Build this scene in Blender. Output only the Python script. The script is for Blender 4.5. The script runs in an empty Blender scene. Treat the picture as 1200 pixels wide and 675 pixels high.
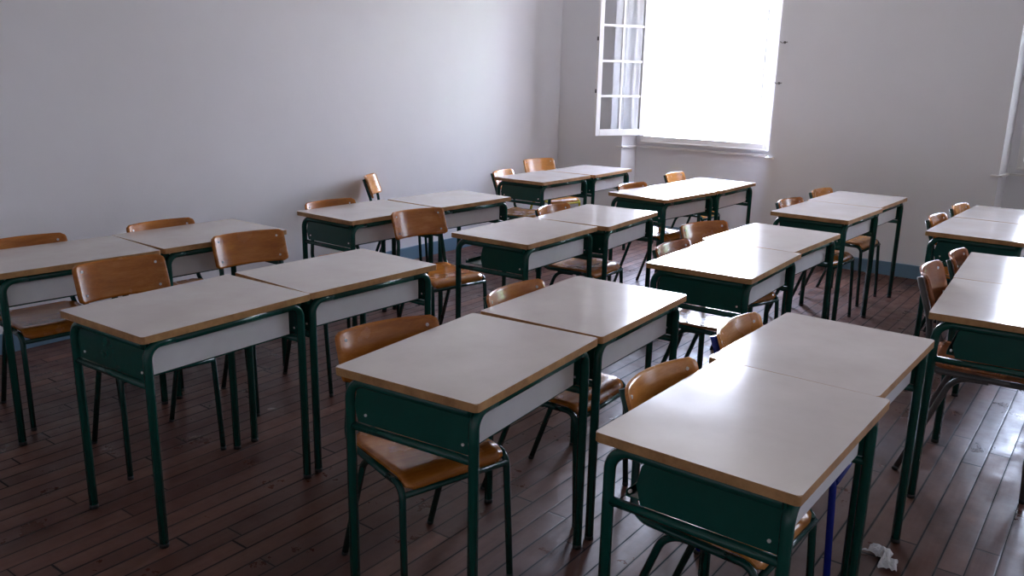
import bpy, bmesh, math, random
from mathutils import Vector, Matrix
random.seed(7)
R = math.radians
C = bpy.context.scene.collection

# ------------------------------------------------------------------ helpers
def fillet(pts, rad, n=7):
    """polyline with rounded inner corners; rad = one radius or a list per inner point"""
    pts = [Vector(p) for p in pts]
    out = [pts[0]]
    for i in range(1, len(pts)-1):
        r = rad[i-1] if isinstance(rad, (list, tuple)) else rad
        p, a, b = pts[i], (pts[i-1]-pts[i]), (pts[i+1]-pts[i])
        la, lb = a.length, b.length
        a.normalize(); b.normalize()
        ang = a.angle(b)
        if r <= 0 or ang > 3.1:
            out.append(p); continue
        t = min(r/math.tan(ang/2), la*.49, lb*.49)
        r = t*math.tan(ang/2)
        bis = (a+b).normalized()
        c = p+bis*(r/math.sin(ang/2))
        s, e = p+a*t-c, p+b*t-c
        tot = s.angle(e)
        ax = s.cross(e).normalized()
        for k in range(n+1):
            out.append(c+Matrix.Rotation(tot*k/n, 3, ax) @ s)
    out.append(pts[-1])
    return out

def tube(bm, pts, r, seg=12, cap=True):
    pts = [Vector(p) for p in pts]
    n = len(pts)
    tan = []
    for i in range(n):
        t = (pts[min(i+1, n-1)]-pts[max(i-1, 0)]).normalized()
        tan.append(t)
    u = tan[0].orthogonal().normalized()
    rings = []
    for i in range(n):
        u = (u-tan[i]*u.dot(tan[i])).normalized()
        v = tan[i].cross(u)
        rings.append([bm.verts.new(pts[i]+(u*math.cos(2*math.pi*k/seg)+v*math.sin(2*math.pi*k/seg))*r) for k in range(seg)])
    for i in range(n-1):
        for k in range(seg):
            f = bm.faces.new((rings[i][k], rings[i][(k+1) % seg], rings[i+1][(k+1) % seg], rings[i+1][k]))
            f.smooth = True
    if cap:
        bm.faces.new(rings[0][::-1]); bm.faces.new(rings[-1])

def box(bm, lo, hi, bev=0.0):
    r = bmesh.ops.create_cube(bm, size=1.0)
    vs = r['verts']
    lo, hi = Vector(lo), Vector(hi)
    for v in vs:
        v.co = Vector(((lo[i]+hi[i])/2+v.co[i]*(hi[i]-lo[i]) for i in range(3)))
    if bev:
        es = list({e for v in vs for e in v.link_edges})
        bmesh.ops.bevel(bm, geom=es, offset=bev, segments=2, affect='EDGES', profile=.6)

def prism(bm, poly, z0, z1, bev=0.0):
    """vertical prism over a plan polygon (counter-clockwise)"""
    a = [bm.verts.new((x, y, z0)) for x, y in poly]
    b = [bm.verts.new((x, y, z1)) for x, y in poly]
    n = len(poly)
    fs = [bm.faces.new(a[::-1]), bm.faces.new(b)]
    for i in range(n):
        fs.append(bm.faces.new((a[i], a[(i+1) % n], b[(i+1) % n], b[i])))
    if bev:
        es = [e for e in fs[1].edges]+[e for e in fs[0].edges]
        bmesh.ops.bevel(bm, geom=es, offset=bev, segments=2, affect='EDGES')
    return fs

def roundrect(w, h, r, n=6):
    o = []
    for cx, cy, a0 in ((w/2-r, h/2-r, 0), (-w/2+r, h/2-r, 90), (-w/2+r, -h/2+r, 180), (w/2-r, -h/2+r, 270)):
        for k in range(n+1):
            a = R(a0+90*k/n)
            o.append((cx+r*math.cos(a), cy+r*math.sin(a)))
    return o

def obj(name, bm, mats, parent=None, recalc=True):
    if recalc:
        bmesh.ops.recalc_face_normals(bm, faces=bm.faces)
    me = bpy.data.meshes.new(name)
    bm.to_mesh(me); bm.free()
    for m in (mats if isinstance(mats, (list, tuple)) else [mats]):
        me.materials.append(m)
    o = bpy.data.objects.new(name, me)
    C.objects.link(o)
    if parent: o.parent = parent
    return o

def thing(name, label, cat, loc=(0, 0, 0), rz=0.0, group=None):
    o = bpy.data.objects.new(name, None)
    o.empty_display_size = .1
    C.objects.link(o)
    o.location = loc; o.rotation_euler = (0, 0, rz)
    o['label'] = label; o['category'] = cat
    if group: o['group'] = group
    return o

def struct(o):
    o['kind'] = 'structure'
    return o

def copy_tree(o, parent=None):
    c = o.copy(); C.objects.link(c)
    if parent: c.parent = parent
    for ch in list(o.children):
        copy_tree(ch, c)
    return c

# ------------------------------------------------------------------ materials
def mat(name, col=(.5, .5, .5), rough=.5, spec=.5, metal=0.0, coat=0.0, coat_rough=.1):
    m = bpy.data.materials.new(name); m.use_nodes = True
    b = m.node_tree.nodes['Principled BSDF']
    b.inputs['Base Color'].default_value = (*col, 1)
    b.inputs['Roughness'].default_value = rough
    b.inputs['Specular IOR Level'].default_value = spec
    b.inputs['Metallic'].default_value = metal
    b.inputs['Coat Weight'].default_value = coat
    b.inputs['Coat Roughness'].default_value = coat_rough
    return m

class NT:
    def __init__(s, m): s.t = m.node_tree; s.b = s.t.nodes['Principled BSDF']
    def n(s, kind, **kw):
        x = s.t.nodes.new(kind)
        for k, v in kw.items(): setattr(x, k, v)
        return x
    def l(s, a, b): s.t.links.new(a, b)
    def coord(s, scale=(1, 1, 1), rand=True):
        tc = s.n('ShaderNodeTexCoord'); mp = s.n('ShaderNodeMapping')
        s.l(tc.outputs['Object'], mp.inputs['Vector'])
        mp.inputs['Scale'].default_value = scale
        if rand:
            oi = s.n('ShaderNodeObjectInfo'); mu = s.n('ShaderNodeMath', operation='MULTIPLY')
            s.l(oi.outputs['Random'], mu.inputs[0]); mu.inputs[1].default_value = 37.0
            cx = s.n('ShaderNodeCombineXYZ')
            for i in range(3): s.l(mu.outputs[0], cx.inputs[i])
            s.l(cx.outputs[0], mp.inputs['Location'])
        return mp.outputs['Vector']
    def noise(s, vec, scale, detail=4, rough=.5):
        x = s.n('ShaderNodeTexNoise'); s.l(vec, x.inputs['Vector'])
        x.inputs['Scale'].default_value = scale; x.inputs['Detail'].default_value = detail
        x.inputs['Roughness'].default_value = rough
        return x.outputs['Fac']
    def ramp(s, fac, stops):
        x = s.n('ShaderNodeValToRGB'); s.l(fac, x.inputs['Fac'])
        e = x.color_ramp.elements
        while len(e) < len(stops): e.new(.5)
        for el, (p, c) in zip(e, stops):
            el.position = p; el.color = (*c, 1) if len(c) == 3 else c
        return x.outputs['Color']
    def rng(s, fac, a, b, c, d):
        x = s.n('ShaderNodeMapRange'); s.l(fac, x.inputs['Value'])
        for i, v in enumerate((a, b, c, d)): x.inputs[i+1].default_value = v
        return x.outputs['Result']
    def math(s, op, a, b=None, c=None):
        x = s.n('ShaderNodeMath', operation=op)
        for i, v in enumerate((a, b, c)):
            if v is None: continue
            if isinstance(v, (int, float)): x.inputs[i].default_value = v
            else: s.l(v, x.inputs[i])
        return x.outputs[0]
    def mix(s, fac, a, b, blend='MIX'):
        x = s.n('ShaderNodeMix', data_type='RGBA', blend_type=blend)
        for sock, v in ((x.inputs[0], fac), (x.inputs[6], a), (x.inputs[7], b)):
            if isinstance(v, (int, float)): sock.default_value = v
            elif isinstance(v, tuple): sock.default_value = (*v, 1)
            else: s.l(v, sock)
        return x.outputs[2]
    def bump(s, h, strength=.2, dist=.002):
        x = s.n('ShaderNodeBump'); s.l(h, x.inputs['Height'])
        x.inputs['Strength'].default_value = strength; x.inputs['Distance'].default_value = dist
        s.l(x.outputs['Normal'], s.b.inputs['Normal'])

# cream laminate desk top
M_LAM = mat('cream_laminate', rough=.24, spec=.5)
t = NT(M_LAM); v = t.coord()
sm = t.noise(v, 4.0, 5, .6)
col = t.ramp(sm, [(.3, (.53, .465, .425)), (.7, (.60, .54, .50))])
sp = t.noise(v, 160.0, 2)
col = t.mix(t.rng(sp, .74, .80, 0.0, .35), col, (.25, .2, .18))
t.l(col, t.b.inputs['Base Color'])
t.l(t.rng(t.noise(v, 5.0, 5, .6), .3, .7, .12, .17), t.b.inputs['Roughness'])
t.bump(t.noise(v, 3.0, 2), .05, .01)

# worn wooden desk edge
M_EDGE = mat('wooden_edge', rough=.5, spec=.3)
t = NT(M_EDGE); v = t.coord()
col = t.ramp(t.noise(v, 14.0, 6, .7), [(.3, (.28, .14, .055)), (.55, (.46, .25, .105)), (.8, (.56, .34, .16))])
t.l(col, t.b.inputs['Base Color'])

def paint(name, c1, c2, rough=.27):
    m = mat(name, c1, rough, .5)
    t = NT(m); v = t.coord()
    t.l(t.ramp(t.noise(v, 18.0, 5, .6), [(.35, c1), (.75, c2)]), t.b.inputs['Base Color'])
    return m
M_GREEN = paint('green_enamel', (.003, .060, .046), (.0035, .066, .051))
M_DGREEN = paint('dark_green_enamel', (.003, .040, .032), (.0035, .045, .036), .22)
M_BLUE = paint('blue_enamel', (.008, .022, .24), (.012, .03, .30))
M_YELLOW = paint('yellow_enamel', (.55, .45, .04), (.62, .52, .07))
M_GREY = paint('grey_enamel', (.085, .080, .078), (.12, .11, .105), .35)
M_WHITEP = paint('pale_grey_enamel', (.72, .72, .75), (.76, .76, .79), .4)
M_RUBBER = mat('black_rubber', (.012, .012, .013), .6)
M_CHROME = mat('bright_steel', (.85, .85, .85), .42, metal=.55)

# varnished plywood; grain runs along the local y axis of the chair
def plywood(name, a, b, c):
    m = mat(name, rough=.24, spec=.4, coat=.22, coat_rough=.12)
    t = NT(m); v = t.coord((1, .12, 1))
    w = t.noise(v, 26.0, 6, .62)
    g = t.noise(t.coord((6, .6, 6)), 40.0, 3, .6)
    k = t.math('ADD', t.math('MULTIPLY', w, .75), t.math('MULTIPLY', g, .25))
    t.l(t.ramp(k, [(.32, a), (.5, b), (.68, c)]), t.b.inputs['Base Color'])
    t.l(t.rng(t.noise(t.coord(), 7.0, 5), .3, .7, .16, .32), t.b.inputs['Roughness'])
    t.bump(g, .06, .001)
    return m
M_PLY = plywood('varnished_plywood', (.26, .074, .009), (.40, .130, .017), (.51, .195, .038))
M_PLYL = plywood('honey_plywood', (.42, .150, .028), (.58, .235, .052), (.68, .33, .095))
M_PLYR = plywood('reddish_plywood', (.20, .055, .018), (.31, .095, .030), (.40, .145, .050))

# plaster wall
def plaster(name, c1, c2):
    m = mat(name, c1, .62, .3)
    t = NT(m); v = t.coord(rand=False)
    t.l(t.ramp(t.noise(v, 1.3, 6, .6), [(.3, c1), (.7, c2)]), t.b.inputs['Base Color'])
    h = t.math('ADD', t.noise(v, 2.2, 3), t.math('MULTIPLY', t.noise(v, 60.0, 4), .12))
    t.bump(h, .35, .012)
    return m
M_WALL = plaster('white_plaster', (.775, .762, .782), (.815, .802, .822))
M_CEIL = plaster('ceiling_plaster', (.82, .81, .80), (.85, .84, .83))
M_SKIRT = mat('blue_grey_skirting_paint', (.145, .25, .35), .45, .4)
M_WIN = mat('white_window_paint', (.80, .77, .75), .35, .5)
M_IRON = mat('dull_iron', (.12, .11, .11), .5, metal=.7)
M_PAPER = mat('white_tissue', (.72, .72, .74), .85, .2)

# window glass: Fresnel mix of clear and mirror
M_GLASS = bpy.data.materials.new('window_glass'); M_GLASS.use_nodes = True
nt = M_GLASS.node_tree; nt.nodes.clear()
o_ = nt.nodes.new('ShaderNodeOutputMaterial'); mx = nt.nodes.new('ShaderNodeMixShader')
tr = nt.nodes.new('ShaderNodeBsdfTransparent'); gl = nt.nodes.new('ShaderNodeBsdfGlossy'); fr = nt.nodes.new('ShaderNodeFresnel')
tr.inputs[0].default_value = (.975, .985, .985, 1); gl.inputs['Roughness'].default_value = .02; fr.inputs[0].default_value = 1.5
nt.links.new(fr.outputs[0], mx.inputs[0]); nt.links.new(tr.outputs[0], mx.inputs[1]); nt.links.new(gl.outputs[0], mx.inputs[2])
nt.links.new(mx.outputs[0], o_.inputs[0])

M_GLASS_GREY = M_GLASS.copy(); M_GLASS_GREY.name = 'grey_tinted_window_glass'  # same glass with its clear part tinted grey, for the open right leaf
for n_ in M_GLASS_GREY.node_tree.nodes:
    if n_.type == 'BSDF_TRANSPARENT': n_.inputs[0].default_value = (.30, .30, .33, 1)

# old oak floor boards running along Y (towards the window wall)
M_FLOOR = mat('old_floor_boards', rough=.35, spec=.36)
t = NT(M_FLOOR)
tc = t.n('ShaderNodeTexCoord'); sx = t.n('ShaderNodeSeparateXYZ'); t.l(tc.outputs['Object'], sx.inputs[0])
PW, PL = .083, 1.15
rx = t.math('DIVIDE', sx.outputs['X'], PW); row = t.math('FLOOR', rx); fx = t.math('FRACT', rx)
wn = t.n('ShaderNodeTexWhiteNoise', noise_dimensions='1D'); t.l(row, wn.inputs['W'])
ry = t.math('DIVIDE', t.math('ADD', sx.outputs['Y'], t.math('MULTIPLY', wn.outputs['Value'], 9.7)), PL)
idx = t.math('FLOOR', ry); fy = t.math('FRACT', ry)
cv = t.n('ShaderNodeCombineXYZ'); t.l(row, cv.inputs[0]); t.l(idx, cv.inputs[1])
w2 = t.n('ShaderNodeTexWhiteNoise', noise_dimensions='3D'); t.l(cv.outputs[0], w2.inputs['Vector'])
pv = t.n('ShaderNodeCombineXYZ')
t.l(t.math('ADD', sx.outputs['X'], t.math('MULTIPLY', w2.outputs['Value'], 50.0)), pv.inputs[0])
t.l(t.math('MULTIPLY', sx.outputs['Y'], .07), pv.inputs[1])
t.l(t.math('MULTIPLY', w2.outputs['Value'], 31.0), pv.inputs[2])
gr = t.noise(pv.outputs[0], 45.0, 6, .65)
tone = t.math('ADD', t.math('MULTIPLY', gr, .55), t.math('MULTIPLY', w2.outputs['Value'], .45))
col = t.ramp(tone, [(.12, (.056, .019, .013)), (.5, (.108, .042, .028)), (.85, (.185, .084, .056))])
dirt = t.noise(tc.outputs['Object'], 2.1, 6, .68)
col = t.mix(t.rng(dirt, .36, .74, 0.0, .55), col, (.028, .015, .013))
ex = t.math('MULTIPLY', t.math('MINIMUM', fx, t.math('SUBTRACT', 1.0, fx)), PW)
ey = t.math('MULTIPLY', t.math('MINIMUM', fy, t.math('SUBTRACT', 1.0, fy)), PL)
gap = t.math('MINIMUM', ex, ey)
# gap width varies from board to board
gw = t.math('ADD', t.math('MULTIPLY', wn.outputs['Value'], .0026), .0014)
line = t.math('LESS_THAN', gap, gw)
soft = t.rng(gap, .001, .010, 1.0, 0.0)
col = t.mix(t.math('MULTIPLY', soft, .55), col, (.02, .012, .010))
col = t.mix(line, col, (.004, .003, .003))
t.l(col, t.b.inputs['Base Color'])
wear = t.noise(tc.outputs['Object'], 5.0, 7, .7)
rg = t.math('ADD', t.rng(wear, .33, .67, .20, .52), t.math('MULTIPLY', w2.outputs['Value'], .09))
t.l(t.math('ADD', rg, t.math('MULTIPLY', line, .4)), t.b.inputs['Roughness'])
hh = t.math('ADD', t.math('MULTIPLY', gr, .20), t.math('MULTIPLY', t.rng(gap, 0.0, .005, -1.0, 0.0), .35))
hh = t.math('ADD', hh, t.math('MULTIPLY', w2.outputs['Value'], .5))
hh = t.math('ADD', hh, t.math('MULTIPLY', t.noise(tc.outputs['Object'], 9.0, 4), .9))
cup = t.math('MULTIPLY', t.math('POWER', t.math('ABSOLUTE', t.math('SUBTRACT', fx, .5)), 2.0), t.math('MULTIPLY', t.math('SUBTRACT', w2.outputs['Value'], .3), 3.2))
hh = t.math('SUBTRACT', hh, cup)
hh = t.math('ADD', hh, t.math('MULTIPLY', t.noise(pv.outputs[0], 9.0, 3), 1.3))
t.bump(hh, .5, .0022)

# ------------------------------------------------------------------ room
XL, XR, YB, YF, ZC = -4.985, 4.6, 7.50, -2.6, 3.30
bm = bmesh.new(); box(bm, (XL-.3, YF-.3, -.12), (XR+.3, YB+.4, 0)); struct(obj('floor', bm, M_FLOOR))
bm = bmesh.new(); box(bm, (XL-.3, YF-.3, ZC), (XR+.3, YB+.4, ZC+.12)); struct(obj('ceiling', bm, M_CEIL))
bm = bmesh.new(); box(bm, (XL-.2, YF-.2, 0), (XL, YB+.38, ZC)); struct(obj('wall_left', bm, M_WALL))
bm = bmesh.new(); box(bm, (XR, YF-.2, 0), (XR+.2, YB+.38, ZC)); struct(obj('wall_right', bm, M_WALL))
bm = bmesh.new(); box(bm, (XL, YF-.2, 0), (XR, YF, ZC)); struct(obj('wall_front', bm, M_WALL))

# window wall: three embrasures with splayed sides, open to the floor below the sills
EMB = [(-4.215, -2.705), (-.872, .638), (2.471, 3.981)]      # front edges of each embrasure
Z0, Z1, ZT = .941, 2.795, 2.88
D1, D2 = YB+.26, YB+.38
def win_x(e): return e[0]+.086, e[1]-.100                     # window opening
bm = bmesh.new()
edges = [XL]+[x for e in EMB for x in e]+[XR]
for i in range(0, len(edges), 2):
    a, b = edges[i], edges[i+1]
    la = a if i == 0 else win_x(EMB[i//2-1])[1]
    rb = b if i == len(edges)-2 else win_x(EMB[i//2])[0]
    fa = a if i == 0 else a-.045
    fb = b if i == len(edges)-2 else b+.021
    prism(bm, [(a, YB), (b, YB), (fb, D1), (rb, D1), (rb, D2), (la, D2), (la, D1), (fa, D1)] if i not in (0, len(edges)-2)
          else ([(a, YB), (b, YB), (fb, D1), (rb, D1), (rb, D2), (a, D2)] if i == 0 else
                [(a, YB), (b, YB), (b, D2), (la, D2), (la, D1), (fa, D1)]), 0, ZC)
for e in EMB:
    wa, wb = win_x(e)
    box(bm, (wa, D1, 0), (wb, D2, Z0))                         # thin wall under the window
    box(bm, (wa, D1, Z1), (wb, D2, ZC))
    box(bm, (e[0], YB, ZT), (e[1], D1, ZC))
    box(bm, (e[0], D1, ZT), (e[1], D1+.001, ZC))
struct(obj('wall_back', bm, M_WALL))

# skirting
bm = bmesh.new(); box(bm, (XL, YF, 0), (XL+.018, YB, .115), .004); struct(obj('baseboard_left', bm, M_SKIRT))
bm = bmesh.new(); box(bm, (XR-.018, YF, 0), (XR, YB, .115), .004); struct(obj('baseboard_right', bm, M_SKIRT))
bm = bmesh.new()
for i in range(0, len(edges), 2):
    box(bm, (edges[i]+(.018 if i == 0 else 0), YB-.018, 0), (edges[i+1]-(.018 if i == 6 else 0), YB, .115), .004)
for e in EMB:
    box(bm, (e[0]+.022, D1-.016, 0), (e[1]-.046, D1, .115), .004)
struct(obj('baseboard_back', bm, M_SKIRT))
bm = bmesh.new(); box(bm, (XL+.018, YF, 0), (XR-.018, YF+.018, .115), .004); struct(obj('baseboard_front', bm, M_SKIRT))

# sill boards
for i, e in enumerate(EMB):
    bm = bmesh.new()
    q = .024          # slim moulding that follows wall, embrasure sides and back
    prism(bm, [(e[0]-.055, YB-q), (e[0]+q, YB-q), (e[0]+.021+q, D1-q*1.6), (e[1]-.045-q, D1-q*1.6), (e[1]-q, YB-q), (e[1]+.05, YB-q),
               (e[1]+.05, YB-.0005), (e[1]-.0005, YB-.0005), (e[1]-.0455, D1-.0005), (e[0]+.0215, D1-.0005), (e[0]+.0005, YB-.0005), (e[0]-.055, YB-.0005)], .893, .909, .003)
    struct(obj('trim_%d' % (i+1), bm, M_WIN))

# windows
def sash(win, name, hinge, wid, z0, z1, ang, side, latch, glass=None):
    """casement leaf hinged at a vertical line; side=+1 leaf extends to +x when closed"""
    o = bpy.data.objects.new(name, None); C.objects.link(o); o.parent = win
    st, th, mu = .048, .036, .022
    H = z1-z0
    def B(bm, xa, xb, za, zb, d=0, bev=.004):
        lo, hi = sorted((xa*side, xb*side))
        box(bm, (lo, -th/2+d, za), (hi, th/2-d, zb), bev)
    bm = bmesh.new()
    B(bm, 0, st, 0, H); B(bm, wid-st, wid, 0, H)
    B(bm, st, wid-st, 0, .062); B(bm, st, wid-st, H-.055, H)
    n = 5; ph = (H-.062-.055-(n-1)*mu)/n
    for k in range(1, n):
        z = .062+k*ph+(k-1)*mu
        B(bm, st, wid-st, z, z+mu, .007, .003)
    xm = wid/2
    B(bm, xm-mu/2, xm+mu/2, .062, H-.055, .0075, .003)
    fr_ = obj('sash_frame', bm, M_WIN, o)
    # glazing, one sheet set in the bars
    bm = bmesh.new()
    lo, hi = sorted((st*.9*side, (wid-st*.9)*side))
    box(bm, (lo, -.0015, .055), (hi, .0015, H-.05))
    obj('glass_pane', bm, glass or M_GLASS, o)
    if latch:
        bm = bmesh.new()
        for z in (.43, .92, 1.45):
            B(bm, wid-.002, wid+.010, z-.018, z+.018, .008, .002)
        obj('latch_keep', bm, M_IRON, o)
    o.location = (hinge[0], hinge[1], z0); o.rotation_euler = (0, 0, ang)
    return o

for i, e in enumerate(EMB):
    wa, wb = win_x(e)
    w = bpy.data.objects.new('window_%d' % (i+1), None); C.objects.link(w); struct(w)
    fa, fb, f0, f1 = wa+.040, wb-.040, 1.010, 2.75
    bm = bmesh.new()
    y0, y1 = D1-.040, D1+.118
    box(bm, (wa, y0, Z0), (fa, y1, Z1), .004); box(bm, (fb, y0, Z0), (wb, y1, Z1), .004)
    box(bm, (fa-.001, y0, Z0), (fb+.001, y1, f0), .004); box(bm, (fa-.001, y0, f1), (fb+.001, y1, Z1), .004)
    # drip bead along the foot of the frame
    box(bm, (wa+.01, y0-.012, Z0+.002), (wb-.01, y0, Z0+.018), .003)
    obj('window_frame', bm, M_WIN, w)
    half = (fb-fa)/2
    if i == 0:
        sash(w, 'sash', (wa+.028, y0-.022), .562, f0+.006, f1+.02, -R(117.5), 1, True)
        sash(w, 'sash', (fb-.024, y0+.050), half-.012, f0+.006, f1-.006, -R(64.2), -1, False, M_GLASS_GREY)
    else:
        sash(w, 'sash', (fa+.002, D1+.012), half-.003, f0+.003, f1-.003, 0, 1, False)
        sash(w, 'sash', (fb-.002, D1+.012), half-.003, f0+.003, f1-.003, 0, -1, False)

# small iron hooks beside the open window
for (x, z, lab) in ((-2.655, 1.905, 'small dark iron hook on the wall beside the open window, upper one'),
                    (-2.672, 1.56, 'small dark iron hook on the wall beside the open window, lower one')):
    bm = bmesh.new()
    tube(bm, [(x-.0, YB+.002, z), (x, YB-.02, z), (x-.012, YB-.034, z-.004), (x-.03, YB-.036, z+.006)], .004, 8)
    tube(bm, [(x, YB+.001, z), (x, YB-.004, z)], .011, 12)
    tube(bm, [(x, YB-.018, z), (x+.03, YB-.02, z+.003)], .0035, 8)
    o = obj('wall_hook', bm, M_IRON); o['label'] = lab; o['category'] = 'hook'; o['group'] = 'iron hooks beside the open window'

# ------------------------------------------------------------------ desk
DL, DW, DH, TT = .70, .502, .765, .025      # length, width, height, top thickness
TR = .0155                                   # tube radius
def tabletop_mesh(L=DL, W=DW, x0=None):
    bm = bmesh.new()
    x0 = -DL/2 if x0 is None else x0
    pl = [(x+x0+L/2, y) for x, y in roundrect(L, W, .009)]
    fs = prism(bm, pl, DH-TT, DH, .0018)
    bm.normal_update()
    for f in bm.faces:
        f.material_index = 0 if (f.normal.z > .99 or f.normal.z < -.99) else 1
    return bm

LX, LY = DL/2-.030, DW/2-.030               # leg axes
ZR = DH-TT-TR-.001                          # axis of the top rails
def make_desk():
    t = thing('school_desk', '', 'desk')
    obj('tabletop', tabletop_mesh(), [M_LAM, M_EDGE], t)
    BR = .058
    for s in (-1, 1):
        # front legs: bend into the front rail (front of the desk is local -y)
        bm = bmesh.new(); tube(bm, fillet([(s*LX, -LY, .012), (s*LX, -LY, ZR), (s*(LX-.10), -LY, ZR)], BR), TR)
        l = obj('leg', bm, M_GREEN, t)
        bm = bmesh.new(); tube(bm, [(s*LX, -LY, 0), (s*LX, -LY, .016)], TR+.0007); obj('foot_cap', bm, M_RUBBER, l)
        # rear legs: bend forward into the side rails
        bm = bmesh.new(); tube(bm, fillet([(s*LX, LY, .012), (s*LX, LY, ZR), (s*LX, -LY+.012, ZR)], BR), TR)
        l = obj('leg', bm, M_GREEN, t)
        bm = bmesh.new(); tube(bm, [(s*LX, LY, 0), (s*LX, LY, .016)], TR+.0007); obj('foot_cap', bm, M_RUBBER, l)
        bm = bmesh.new(); tube(bm, [(s*LX, -LY+.008, .582), (s*LX, LY-.008, .582)], .0125)
        obj('side_rail', bm, M_GREEN, t)
        # sheet-metal bin side
        p = obj('side_panel', side_panel_mesh(s, LY-.024), M_GREEN, t)
        for (y, z) in ((-LY+.035, .715), (-LY+.035, .625), (LY-.060, .625)):
            bm = bmesh.new(); tube(bm, [(s*(LX-.004), y, z), (s*(LX+.0035), y, z)], .0045, 10)
            obj('screw', bm, M_CHROME, p)
    bm = bmesh.new(); tube(bm, [(-LX+.099, -LY, ZR), (LX-.099, -LY, ZR)], TR); obj('front_rail', bm, M_GREEN, t)
    bm = bmesh.new(); tube(bm, [(-LX+.008, LY-.075, ZR), (LX-.008, LY-.075, ZR)], .0115); obj('rear_rail', bm, M_GREEN, t)
    # pale front panel set just behind the front frame
    bm = bmesh.new(); box(bm, (-LX+.008, -LY+.020, .612), (LX-.040, -LY+.0235, .738), .001)
    obj('front_panel', bm, M_WHITEP, t)
    # shelf of the bin
    bm = bmesh.new(); box(bm, (-LX+.006, -LY+.025, .605), (LX-.006, LY-.045, .6085)); box(bm, (-LX+.006, LY-.048, .605), (LX-.006, LY-.045, .622), .001)
    obj('storage_shelf', bm, M_GREEN, t)
    return t

def side_panel_mesh(s, yrear):
    """bin side; yrear = local y of its rear edge (upper corner cut off)"""
    bm = bmesh.new()
    x0, x1 = s*(LX-.003), s*(LX+.0005)
    y0 = -LY+.006
    poly = [(y0, .5975), (yrear-.014, .5975), (yrear, .645), (yrear-.012, .700), (yrear-.045, .737), (y0, .737)]
    a = [bm.verts.new((x0, y, z)) for y, z in poly]; b = [bm.verts.new((x1, y, z)) for y, z in poly]
    n = len(poly)
    bm.faces.new(a); bm.faces.new(b[::-1])
    for i in range(n): bm.faces.new((a[i], b[i], b[(i+1) % n], a[(i+1) % n]))
    return bm

DESKS = [
 ('1a', -3.8671, 1.7667, -4.14, 'desk cut off by the left photo edge, nearest the camera along the left wall'),
 ('1b', -3.8467, 2.4792, -1.48, 'desk beside the left wall with a brown chair back rising in front of it'),
 ('2a', -2.7, 1.6754, 1.9, 'whole desk standing front left on bare floor, nearer half of its pair'),
 ('2b', -2.7053, 2.3943, -2.15, 'desk joined to the far side of the front left desk'),
 ('3a', -3.7713, 3.5902, -2.08, 'desk by the middle of the left wall, nearer half of its pair'),
 ('3b', -3.7297, 4.3132, -3.11, 'desk mid left wall, far half of its pair, beside a sideways chair'),
 ('4a', -1.5521, 1.9108, 4.49, 'desk at bottom centre with a chair seat visible beneath it'),
 ('4b', -1.5889, 2.6341, 2.3, 'desk behind the bottom centre desk, touching its far end with a gap line'),
 ('5a', -2.6545, 3.711, .93, 'desk in mid room whose green side panel stops short of its rear leg'),
 ('5b', -2.632, 4.4271, 4.05, 'desk in mid room, far half of the pair beside the pulled out chair'),
 ('6a', -4.0052, 5.8194, -.86, 'desk in the far left corner, nearer half of the corner pair'),
 ('6b', -3.9934, 6.544, 2.13, 'desk in the far left corner nearest the window wall'),
 ('7a', -.6939, 1.9788, -.95, 'largest desk, at bottom right with wide green side panel facing the camera'),
 ('7b', -.712, 2.681, -1.2, 'desk joined to the far end of the largest desk, beside a blue framed chair'),
 ('8a', -1.5136, 3.7649, 1.24, 'desk right of centre with bright window glare on its top, nearer half of its pair'),
 ('8b', -1.5462, 4.4791, -2.06, 'desk right of centre, far half of the glaring pair'),
 ('9a', -2.821, 5.6826, -6.23, 'desk below the open window, nearer half of its pair'),
 ('9b', -2.7727, 6.4039, -1.19, 'desk below the open window, nearest to the window wall'),
 ('10a', -1.6119, 5.6732, -2.52, 'desk right of the open window, nearer half of its pair'),
 ('10b', -1.6071, 6.3826, -2.02, 'desk right of the open window, far half of its pair near the blue skirting'),
 ('11a', -.3123, 3.7232, 2.96, 'desk cut by the right photo edge with a grey framed chair behind it'),
 ('11b', -.351, 4.427, 2.92, 'desk at the right photo edge, far half of the pair beside the grey framed chair'),
 ('12a', -.6731, 5.6048, -2.0, 'farther right edge desk of its pair, nearer half, below the second window'),
 ('12b', -.647, 6.3173, -2.43, 'desk at far right closest to the second window and the window wall'),
]
RELABEL = {
 '12a': 'desk at far right edge below the second window, nearer half of its pair',
}
proto = make_desk()
variants = {}
for i, (k, x, y, yaw, lab) in enumerate(DESKS):
    d = proto if i == 0 else copy_tree(proto)
    d.location = (x, y, 0); d.rotation_euler = (0, 0, R(90+yaw))
    lab = RELABEL.get(k, lab); nw = len(lab.split())
    d['label'] = ('white-topped green ' if nw <= 14 else 'white-topped ' if nw == 15 else '')+lab
    d['group'] = 'two-by-two school desks'
    ins = {'5a': LY-.150, '7a': LY-.075, '11a': LY-.062, '2a': LY-.012, '4a': LY-.016}.get(k)
    if ins is not None:
        for ch in d.children:
            if ch.name.startswith('side_panel') and ch.data.vertices[0].co.x < 0:
                tmp = obj('side_panel', side_panel_mesh(-1, ins), M_GREEN)
                ch.data = tmp.data; bpy.data.objects.remove(tmp)
    if k == '7b':        # this top is a little shorter than the rest
        for ch in d.children:
            if ch.name.startswith('tabletop'):
                tmp = obj('tabletop', tabletop_mesh(.672), [M_LAM, M_EDGE]); ch.data = tmp.data; bpy.data.objects.remove(tmp)

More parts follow.
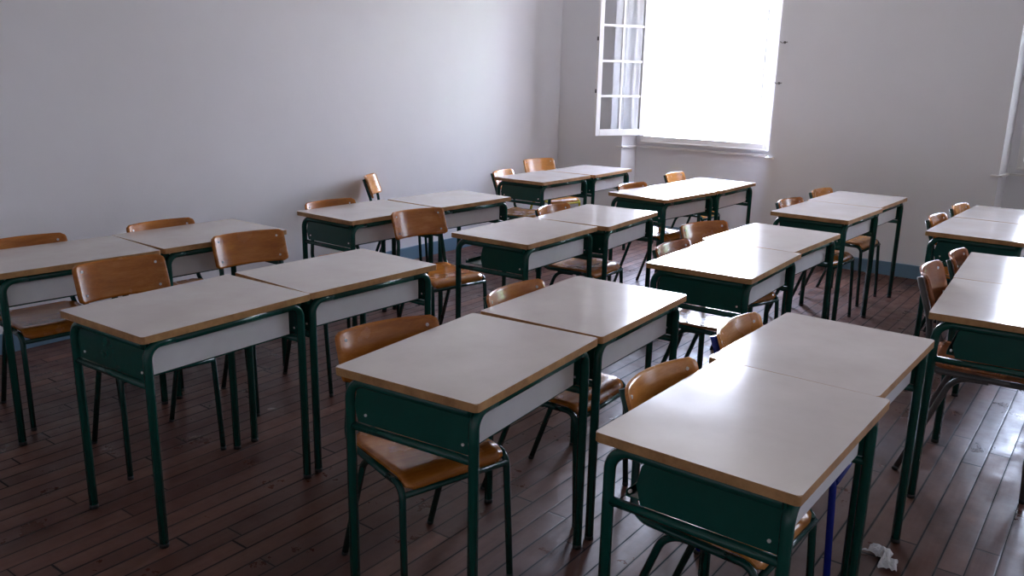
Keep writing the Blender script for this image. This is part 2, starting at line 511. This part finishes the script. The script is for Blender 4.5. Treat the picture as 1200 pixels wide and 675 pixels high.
# ------------------------------------------------------------------ chair (front = local +x)
CR = .0112
def sheet(fn, nu, nv, th):
    """solid curved sheet from fn(u,v) -> point; u,v in 0..1"""
    bm = bmesh.new()
    P = [[Vector(fn(i/nu, j/nv)) for j in range(nv+1)] for i in range(nu+1)]
    top, bot = [], []
    for i in range(nu+1):
        a, b = [], []
        for j in range(nv+1):
            du = P[min(i+1, nu)][j]-P[max(i-1, 0)][j]; dv = P[i][min(j+1, nv)]-P[i][max(j-1, 0)]
            n = du.cross(dv)
            n = n.normalized() if n.length > 1e-9 else Vector((0, 0, 1))
            a.append(bm.verts.new(P[i][j]+n*th/2)); b.append(bm.verts.new(P[i][j]-n*th/2))
        top.append(a); bot.append(b)
    for i in range(nu):
        for j in range(nv):
            f = bm.faces.new((top[i][j], top[i+1][j], top[i+1][j+1], top[i][j+1])); f.smooth = True
            f = bm.faces.new((bot[i][j], bot[i][j+1], bot[i+1][j+1], bot[i+1][j])); f.smooth = True
    for i in range(nu):
        bm.faces.new((top[i][0], bot[i][0], bot[i+1][0], top[i+1][0])); bm.faces.new((top[i][nv], top[i+1][nv], bot[i+1][nv], bot[i][nv]))
    for j in range(nv):
        bm.faces.new((top[0][j], top[0][j+1], bot[0][j+1], bot[0][j])); bm.faces.new((top[nu][j], bot[nu][j], bot[nu][j+1], top[nu][j+1]))
    return bm

BT, BB = .795, .640          # back rest top / bottom
LEAN = 0.34                  # back rest lean (x per z)
def post_x(z): return -.170-(z-.46)*LEAN
def make_chair(label=''):
    t = thing('school_chair', label, 'chair')
    # seat: slightly dished, rolled down at the front
    L0, rr, aend = .300, .056, R(70)
    S = L0+rr*aend
    def seat(u, v):
        s = u*S
        if s < L0: x, z, nx, nz = s, 0, 0, 1
        else:
            a = (s-L0)/rr; x, z = L0+rr*math.sin(a), -rr*(1-math.cos(a))
        hw = .176+.006*u
        r = .045
        if s < r: hw = hw-r+math.sqrt(max(0, r*r-(r-s)**2))
        if S-s < .03: hw = hw-.03+math.sqrt(max(0, .03**2-(.03-(S-s))**2))
        y = (v*2-1)*hw
        k = 1-(2*v-1)**2
        dip = -.010*k*math.sin(min(1, s/L0)*math.pi)
        rise = .012*max(0, 1-s/.09)**2
        return (-.172+x, y, .452+z+dip+rise)
    bm = sheet(seat, 26, 14, .009); obj('seat', bm, M_PLY, t)
    # back rest, concave towards the sitter
    W, RC, rad = .398, .024, .42
    def back(u, v):
        z = BB+u*(BT-BB); dz = min(u, 1-u)*(BT-BB)
        hw = W/2
        if dz < RC: hw = hw-RC+math.sqrt(max(0, RC*RC-(RC-dz)**2))
        a = (2*v-1)*hw/rad
        return (post_x(z)+.018+rad*(1-math.cos(a)), rad*math.sin(a), z)
    bm = sheet(back, 16, 22, .009); b = obj('backrest', bm, M_PLY, t)
    for sy in (-1, 1):
        for z in (BB+.030, BT-.030):
            y = sy*.155; a = math.asin(y/rad); x = post_x(z)+.018+rad*(1-math.cos(a))
            n = Vector((math.cos(a), -math.sin(a), 0))
            bm = bmesh.new(); p = Vector((x, y, z)); tube(bm, [p+n*.003, p+n*.0065], .0058, 10); obj('rivet', bm, M_CHROME, b)
    for s in (-1, 1):
        yb = s*.158
        xb = .018+rad*(1-math.cos(.158/rad))-.017
        # back post runs down and forward into the seat rail
        pts = [(post_x(BT-.012)+xb, yb, BT-.012), (post_x(.62)+xb, yb, .62), (-.180, s*.180, .440), (.100, s*.189, .437)]
        bm = bmesh.new(); tube(bm, fillet(pts, [.25, .055]), CR); obj('back_post', bm, M_DGREEN, t)
        # front leg, bent off the rail
        bm = bmesh.new(); tube(bm, fillet([(.095, s*.189, .437), (.178, s*.190, .437), (.200, s*.198, .012)], .055), CR)
        l = obj('leg', bm, M_DGREEN, t)
        bm = bmesh.new(); tube(bm, [(.2005, s*.198, 0), (.1998, s*.198, .016)], CR+.0006); obj('foot_cap', bm, M_RUBBER, l)
        # rear leg, curving back and down from under the rail
        bm = bmesh.new(); tube(bm, fillet([(.03, s*.168, .425), (-.085, s*.168, .422), (-.235, s*.172, .012)], .085), CR)
        l = obj('leg', bm, M_DGREEN, t)
        bm = bmesh.new(); tube(bm, [(-.2395, s*.172, 0), (-.2335, s*.172, .016)], CR+.0006); obj('foot_cap', bm, M_RUBBER, l)
    bm = bmesh.new(); tube(bm, [(.186, -.188, .408), (.186, .188, .408)], .0095); obj('crossbar', bm, M_DGREEN, t)
    bm = bmesh.new(); tube(bm, [(-.06, -.180, .424), (-.06, .180, .424)], .0095); obj('crossbar', bm, M_DGREEN, t)
    return t

# back-rest centre (x, y), turn in degrees, frame paint, wood, label
G, B_, Y_, K = M_DGREEN, M_BLUE, M_YELLOW, M_GREY
CHAIRS = [
 ('1a', -4.235, 1.759, -4, G, M_PLY, 'brown plywood chair at the left photo edge, tucked behind the wall-side desk'),
 ('1b', -4.175, 2.424, -1, G, M_PLY, 'brown plywood chair with only its back top showing behind the second wall-side desk'),
 ('2a', -3.455, 1.804, -7, G, M_PLY, 'chair with wide brown back and four rivets behind the front left desk'),
 ('2b', -3.575, 2.544, -11, G, M_PLY, 'chair with shiny brown back pulled out behind the second front left desk'),
 ('3a', -4.108, 3.544, -5, G, M_PLY, 'chair with low brown back strip behind the nearer desk by the mid left wall'),
 ('3b', -4.871, 4.610, 36, G, M_PLYL, 'light brown chair turned sideways against the left wall'),
 ('4a', -1.936, 1.889, -15, G, M_PLY, 'chair under the bottom centre desk, dark green legs and glossy brown seat in view'),
 ('4b', -1.911, 2.544, 2, G, M_PLY, 'chair with curved brown back peeking over the second bottom centre desk'),
 ('5a', -3.460, 3.660, -11, G, M_PLY, 'whole chair pulled out into the aisle in mid room, brown back and seat showing'),
 ('5b', -2.965, 4.364, 3, G, M_PLY, 'chair with pale topped brown back behind the far half of the mid room pair'),
 ('6a', -4.380, 5.684, 12, G, M_PLYL, 'pale wood chair turned slightly away behind the nearer far left corner desk'),
 ('6b', -4.750, 6.764, -15, Y_, M_PLYL, 'orange brown chair with yellow frame in the far left corner'),
 ('7a', -1.026, 2.044, -3, G, M_PLYL, 'chair with light brown curved back behind the largest bottom right desk'),
 ('7b', -1.046, 2.65, 2, B_, M_PLYL, 'chair with blue tubular frame behind the far half of the largest pair'),
 ('8a', -1.840, 3.764, 1, G, M_PLYR, 'chair with shiny dark seat tucked behind the nearer glaring desk'),
 ('8b', -1.980, 4.459, -18, G, M_PLY, 'chair with tall brown back standing behind the farther glaring desk'),
 ('9a', -3.150, 5.724, -5, G, M_PLY, 'chair behind the nearer desk below the open window'),
 ('9b', -3.420, 7.010, 0, G, M_PLYL, 'honey coloured chair behind the desk closest to the open window'),
 ('10a', -1.940, 5.774, -5, G, M_PLY, 'chair behind the nearer desk right of the open window'),
 ('10b', -1.945, 6.484, -4, G, M_PLYL, 'orange brown chair behind the far desk right of the open window'),
 ('11a', -0.669, 3.795, 4, K, M_PLYR, 'grey framed chair with reddish brown back near the right photo edge'),
 ('11b', -0.68, 4.525, 2, G, M_PLYR, 'reddish brown chair just beyond the grey framed chair'),
 ('12a', -1.0, 5.728, -2, G, M_PLY, 'chair at far right behind the nearer desk below the second window'),
 ('12b', -0.975, 6.354, -3, G, M_PLYL, 'small honey coloured chair back at far right, nearest the second window'),
]
cp = make_chair()
cache = {}
def recolour(o, fm, wm):
    for ch in o.children:
        n = ch.name.split('.')[0]
        if n in ('seat', 'backrest'): target = wm
        elif n in ('leg', 'back_post', 'crossbar'): target = fm
        else: continue
        if ch.data.materials[0] != target:
            key = (ch.data.name.split('.')[0], id(ch.data), target.name)
            if key not in cache:
                c = ch.data.copy(); c.materials[0] = target; cache[key] = c
            ch.data = cache[key]
chairs = [cp]+[copy_tree(cp) for _ in CHAIRS[1:]]
BX = post_x(.795)+.018
for c, (k, x, y, a, fm, wm, lab) in zip(chairs, CHAIRS):
    recolour(c, fm, wm)
    f = Vector((math.cos(R(a)), math.sin(R(a)), 0))
    c.location = Vector((x, y, 0))-f*BX
    c.rotation_euler = (0, 0, R(a))
    k_ = {'11a': 1.07, '9b': .945}.get(k)
    if k_:
        c.scale = (k_, k_, k_); c.location = Vector((x, y, 0))-f*BX*k_
    c['label'] = lab; c['group'] = 'plywood school chairs'

# ------------------------------------------------------------------ crumpled tissue on the floor
def tissue():
    bm = bmesh.new()
    rnd = random.Random(5)
    n, m = 26, 14
    V = []
    for i in range(n+1):
        row = []
        for j in range(m+1):
            u, w = i/n, j/m
            ln = (u-.5)*.155; half = .030+.014*math.sin(u*9)+.010*math.sin(u*17+1)
            a = (w-.5)*2
            x = ln+.012*math.sin(w*7+u*4); y = a*half+.018*math.sin(u*5)
            z = .004+.030*(1-a*a)*(.45+.55*abs(math.sin(u*7.5+w*2)))*(1-abs(2*u-1)**3)+.010*abs(math.sin(w*13+u*11))+rnd.uniform(0, .003)
            row.append(bm.verts.new((x, y, max(.002, z))))
        V.append(row)
    for i in range(n):
        for j in range(m):
            bm.faces.new((V[i][j], V[i+1][j], V[i+1][j+1], V[i][j+1]))
    o = obj('crumpled_tissue', bm, M_PAPER)
    so = o.modifiers.new('thick', 'SOLIDIFY'); so.thickness = .0012; so.offset = 1
    o.scale = (.88, .88, .88); o.location = (-.488, 2.842, 0); o.rotation_euler = (0, 0, R(-38))
    o['label'] = 'crumpled white tissue lying on the floor by the legs of the largest pair'; o['category'] = 'tissue'
tissue()

# ------------------------------------------------------------------ tree outside the second window
def tree():
    t = thing('garden_tree', 'green leafy tree outside seen through the right edge window', 'tree', (3.2, 17.0, -4.0))
    bm = bmesh.new(); tube(bm, [(0, 0, 0), (.05, .03, 2), (0, .1, 4.2), (.1, .1, 6)], .14, 10)
    obj('trunk', bm, mat('bark', (.10, .07, .05), .9), t)
    bm = bmesh.new(); rnd = random.Random(3)
    for _ in range(5200):
        d = Vector((rnd.gauss(0, 1), rnd.gauss(0, 1), rnd.gauss(0, 1))).normalized()*(rnd.random()**.4)
        p = Vector((d.x*2.3, d.y*2.0, 5.0+d.z*2.2))
        a = Vector((rnd.uniform(-1, 1), rnd.uniform(-1, 1), rnd.uniform(-1, 1))).normalized(); b = a.orthogonal().normalized()
        s = rnd.uniform(.06, .12)
        bm.faces.new([bm.verts.new(p+a*s), bm.verts.new(p+b*s*.5), bm.verts.new(p-a*s), bm.verts.new(p-b*s*.5)])
    obj('foliage', bm, mat('leaf_green', (.16, .36, .08), .6), t, recalc=False)
tree()

# ------------------------------------------------------------------ light: bright overcast sky through the windows
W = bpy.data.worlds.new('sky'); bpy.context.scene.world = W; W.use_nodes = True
nt = W.node_tree; bg = nt.nodes['Background']
tc = nt.nodes.new('ShaderNodeTexCoord'); sp = nt.nodes.new('ShaderNodeSeparateXYZ'); rp = nt.nodes.new('ShaderNodeValToRGB')
mr = nt.nodes.new('ShaderNodeMapRange'); mr.inputs[1].default_value = -.35; mr.inputs[2].default_value = .6
nt.links.new(tc.outputs['Generated'], sp.inputs[0]); nt.links.new(sp.outputs['Z'], mr.inputs[0]); nt.links.new(mr.outputs[0], rp.inputs[0])
e = rp.color_ramp.elements
e[0].position = 0; e[0].color = (.30, .29, .27, 1); e[1].position = 1; e[1].color = (.58, .70, 1.0, 1)
x = e.new(.33); x.color = (.42, .42, .41, 1); x = e.new(.42); x.color = (.83, .86, 1.0, 1)
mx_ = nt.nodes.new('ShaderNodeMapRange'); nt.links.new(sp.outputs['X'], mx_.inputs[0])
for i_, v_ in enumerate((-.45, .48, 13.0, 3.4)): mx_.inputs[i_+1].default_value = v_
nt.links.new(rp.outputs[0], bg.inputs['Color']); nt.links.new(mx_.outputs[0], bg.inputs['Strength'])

# light portals in the three openings (they emit nothing, they only guide sky sampling)
for i, e_ in enumerate(EMB):
    wa, wb = win_x(e_)
    L = bpy.data.lights.new('window_portal', 'AREA'); L.shape = 'RECTANGLE'; L.size = wb-wa; L.size_y = Z1-Z0
    L.cycles.is_portal = True
    o = bpy.data.objects.new('window_portal', L); C.objects.link(o)
    o.location = ((wa+wb)/2, D2+.02, (Z0+Z1)/2); o.rotation_euler = (R(-90), 0, 0)

# ------------------------------------------------------------------ camera
cam = bpy.data.cameras.new('camera'); co = bpy.data.objects.new('camera', cam); C.objects.link(co)
F_PX, PITCH, ROLL, YAW = 983.2, R(14.382), R(1.2329), R(90-53.5)
cam.sensor_width = 36; cam.sensor_fit = 'HORIZONTAL'; cam.lens = F_PX/1200*36; cam.clip_start = .05; cam.clip_end = 200
hd = Vector((-math.sin(YAW), math.cos(YAW), 0)); rt = Vector((math.cos(YAW), math.sin(YAW), 0))
fw = hd*math.cos(PITCH)+Vector((0, 0, -math.sin(PITCH))); up = rt.cross(fw)
r2 = rt*math.cos(ROLL)+up*math.sin(ROLL); u2 = up*math.cos(ROLL)-rt*math.sin(ROLL)
Mx = Matrix((r2, u2, -fw)).transposed().to_4x4(); Mx.translation = Vector((0, 0, 1.600))
co.matrix_world = Mx
sc = bpy.context.scene
sc.camera = co
sc.view_settings.view_transform = 'Standard'; sc.view_settings.look = 'None'; sc.view_settings.gamma = 1.0
sc.view_settings.use_curve_mapping = False
sc.view_settings.exposure = 2.55
sc.cycles.max_bounces = 10; sc.cycles.diffuse_bounces = 6
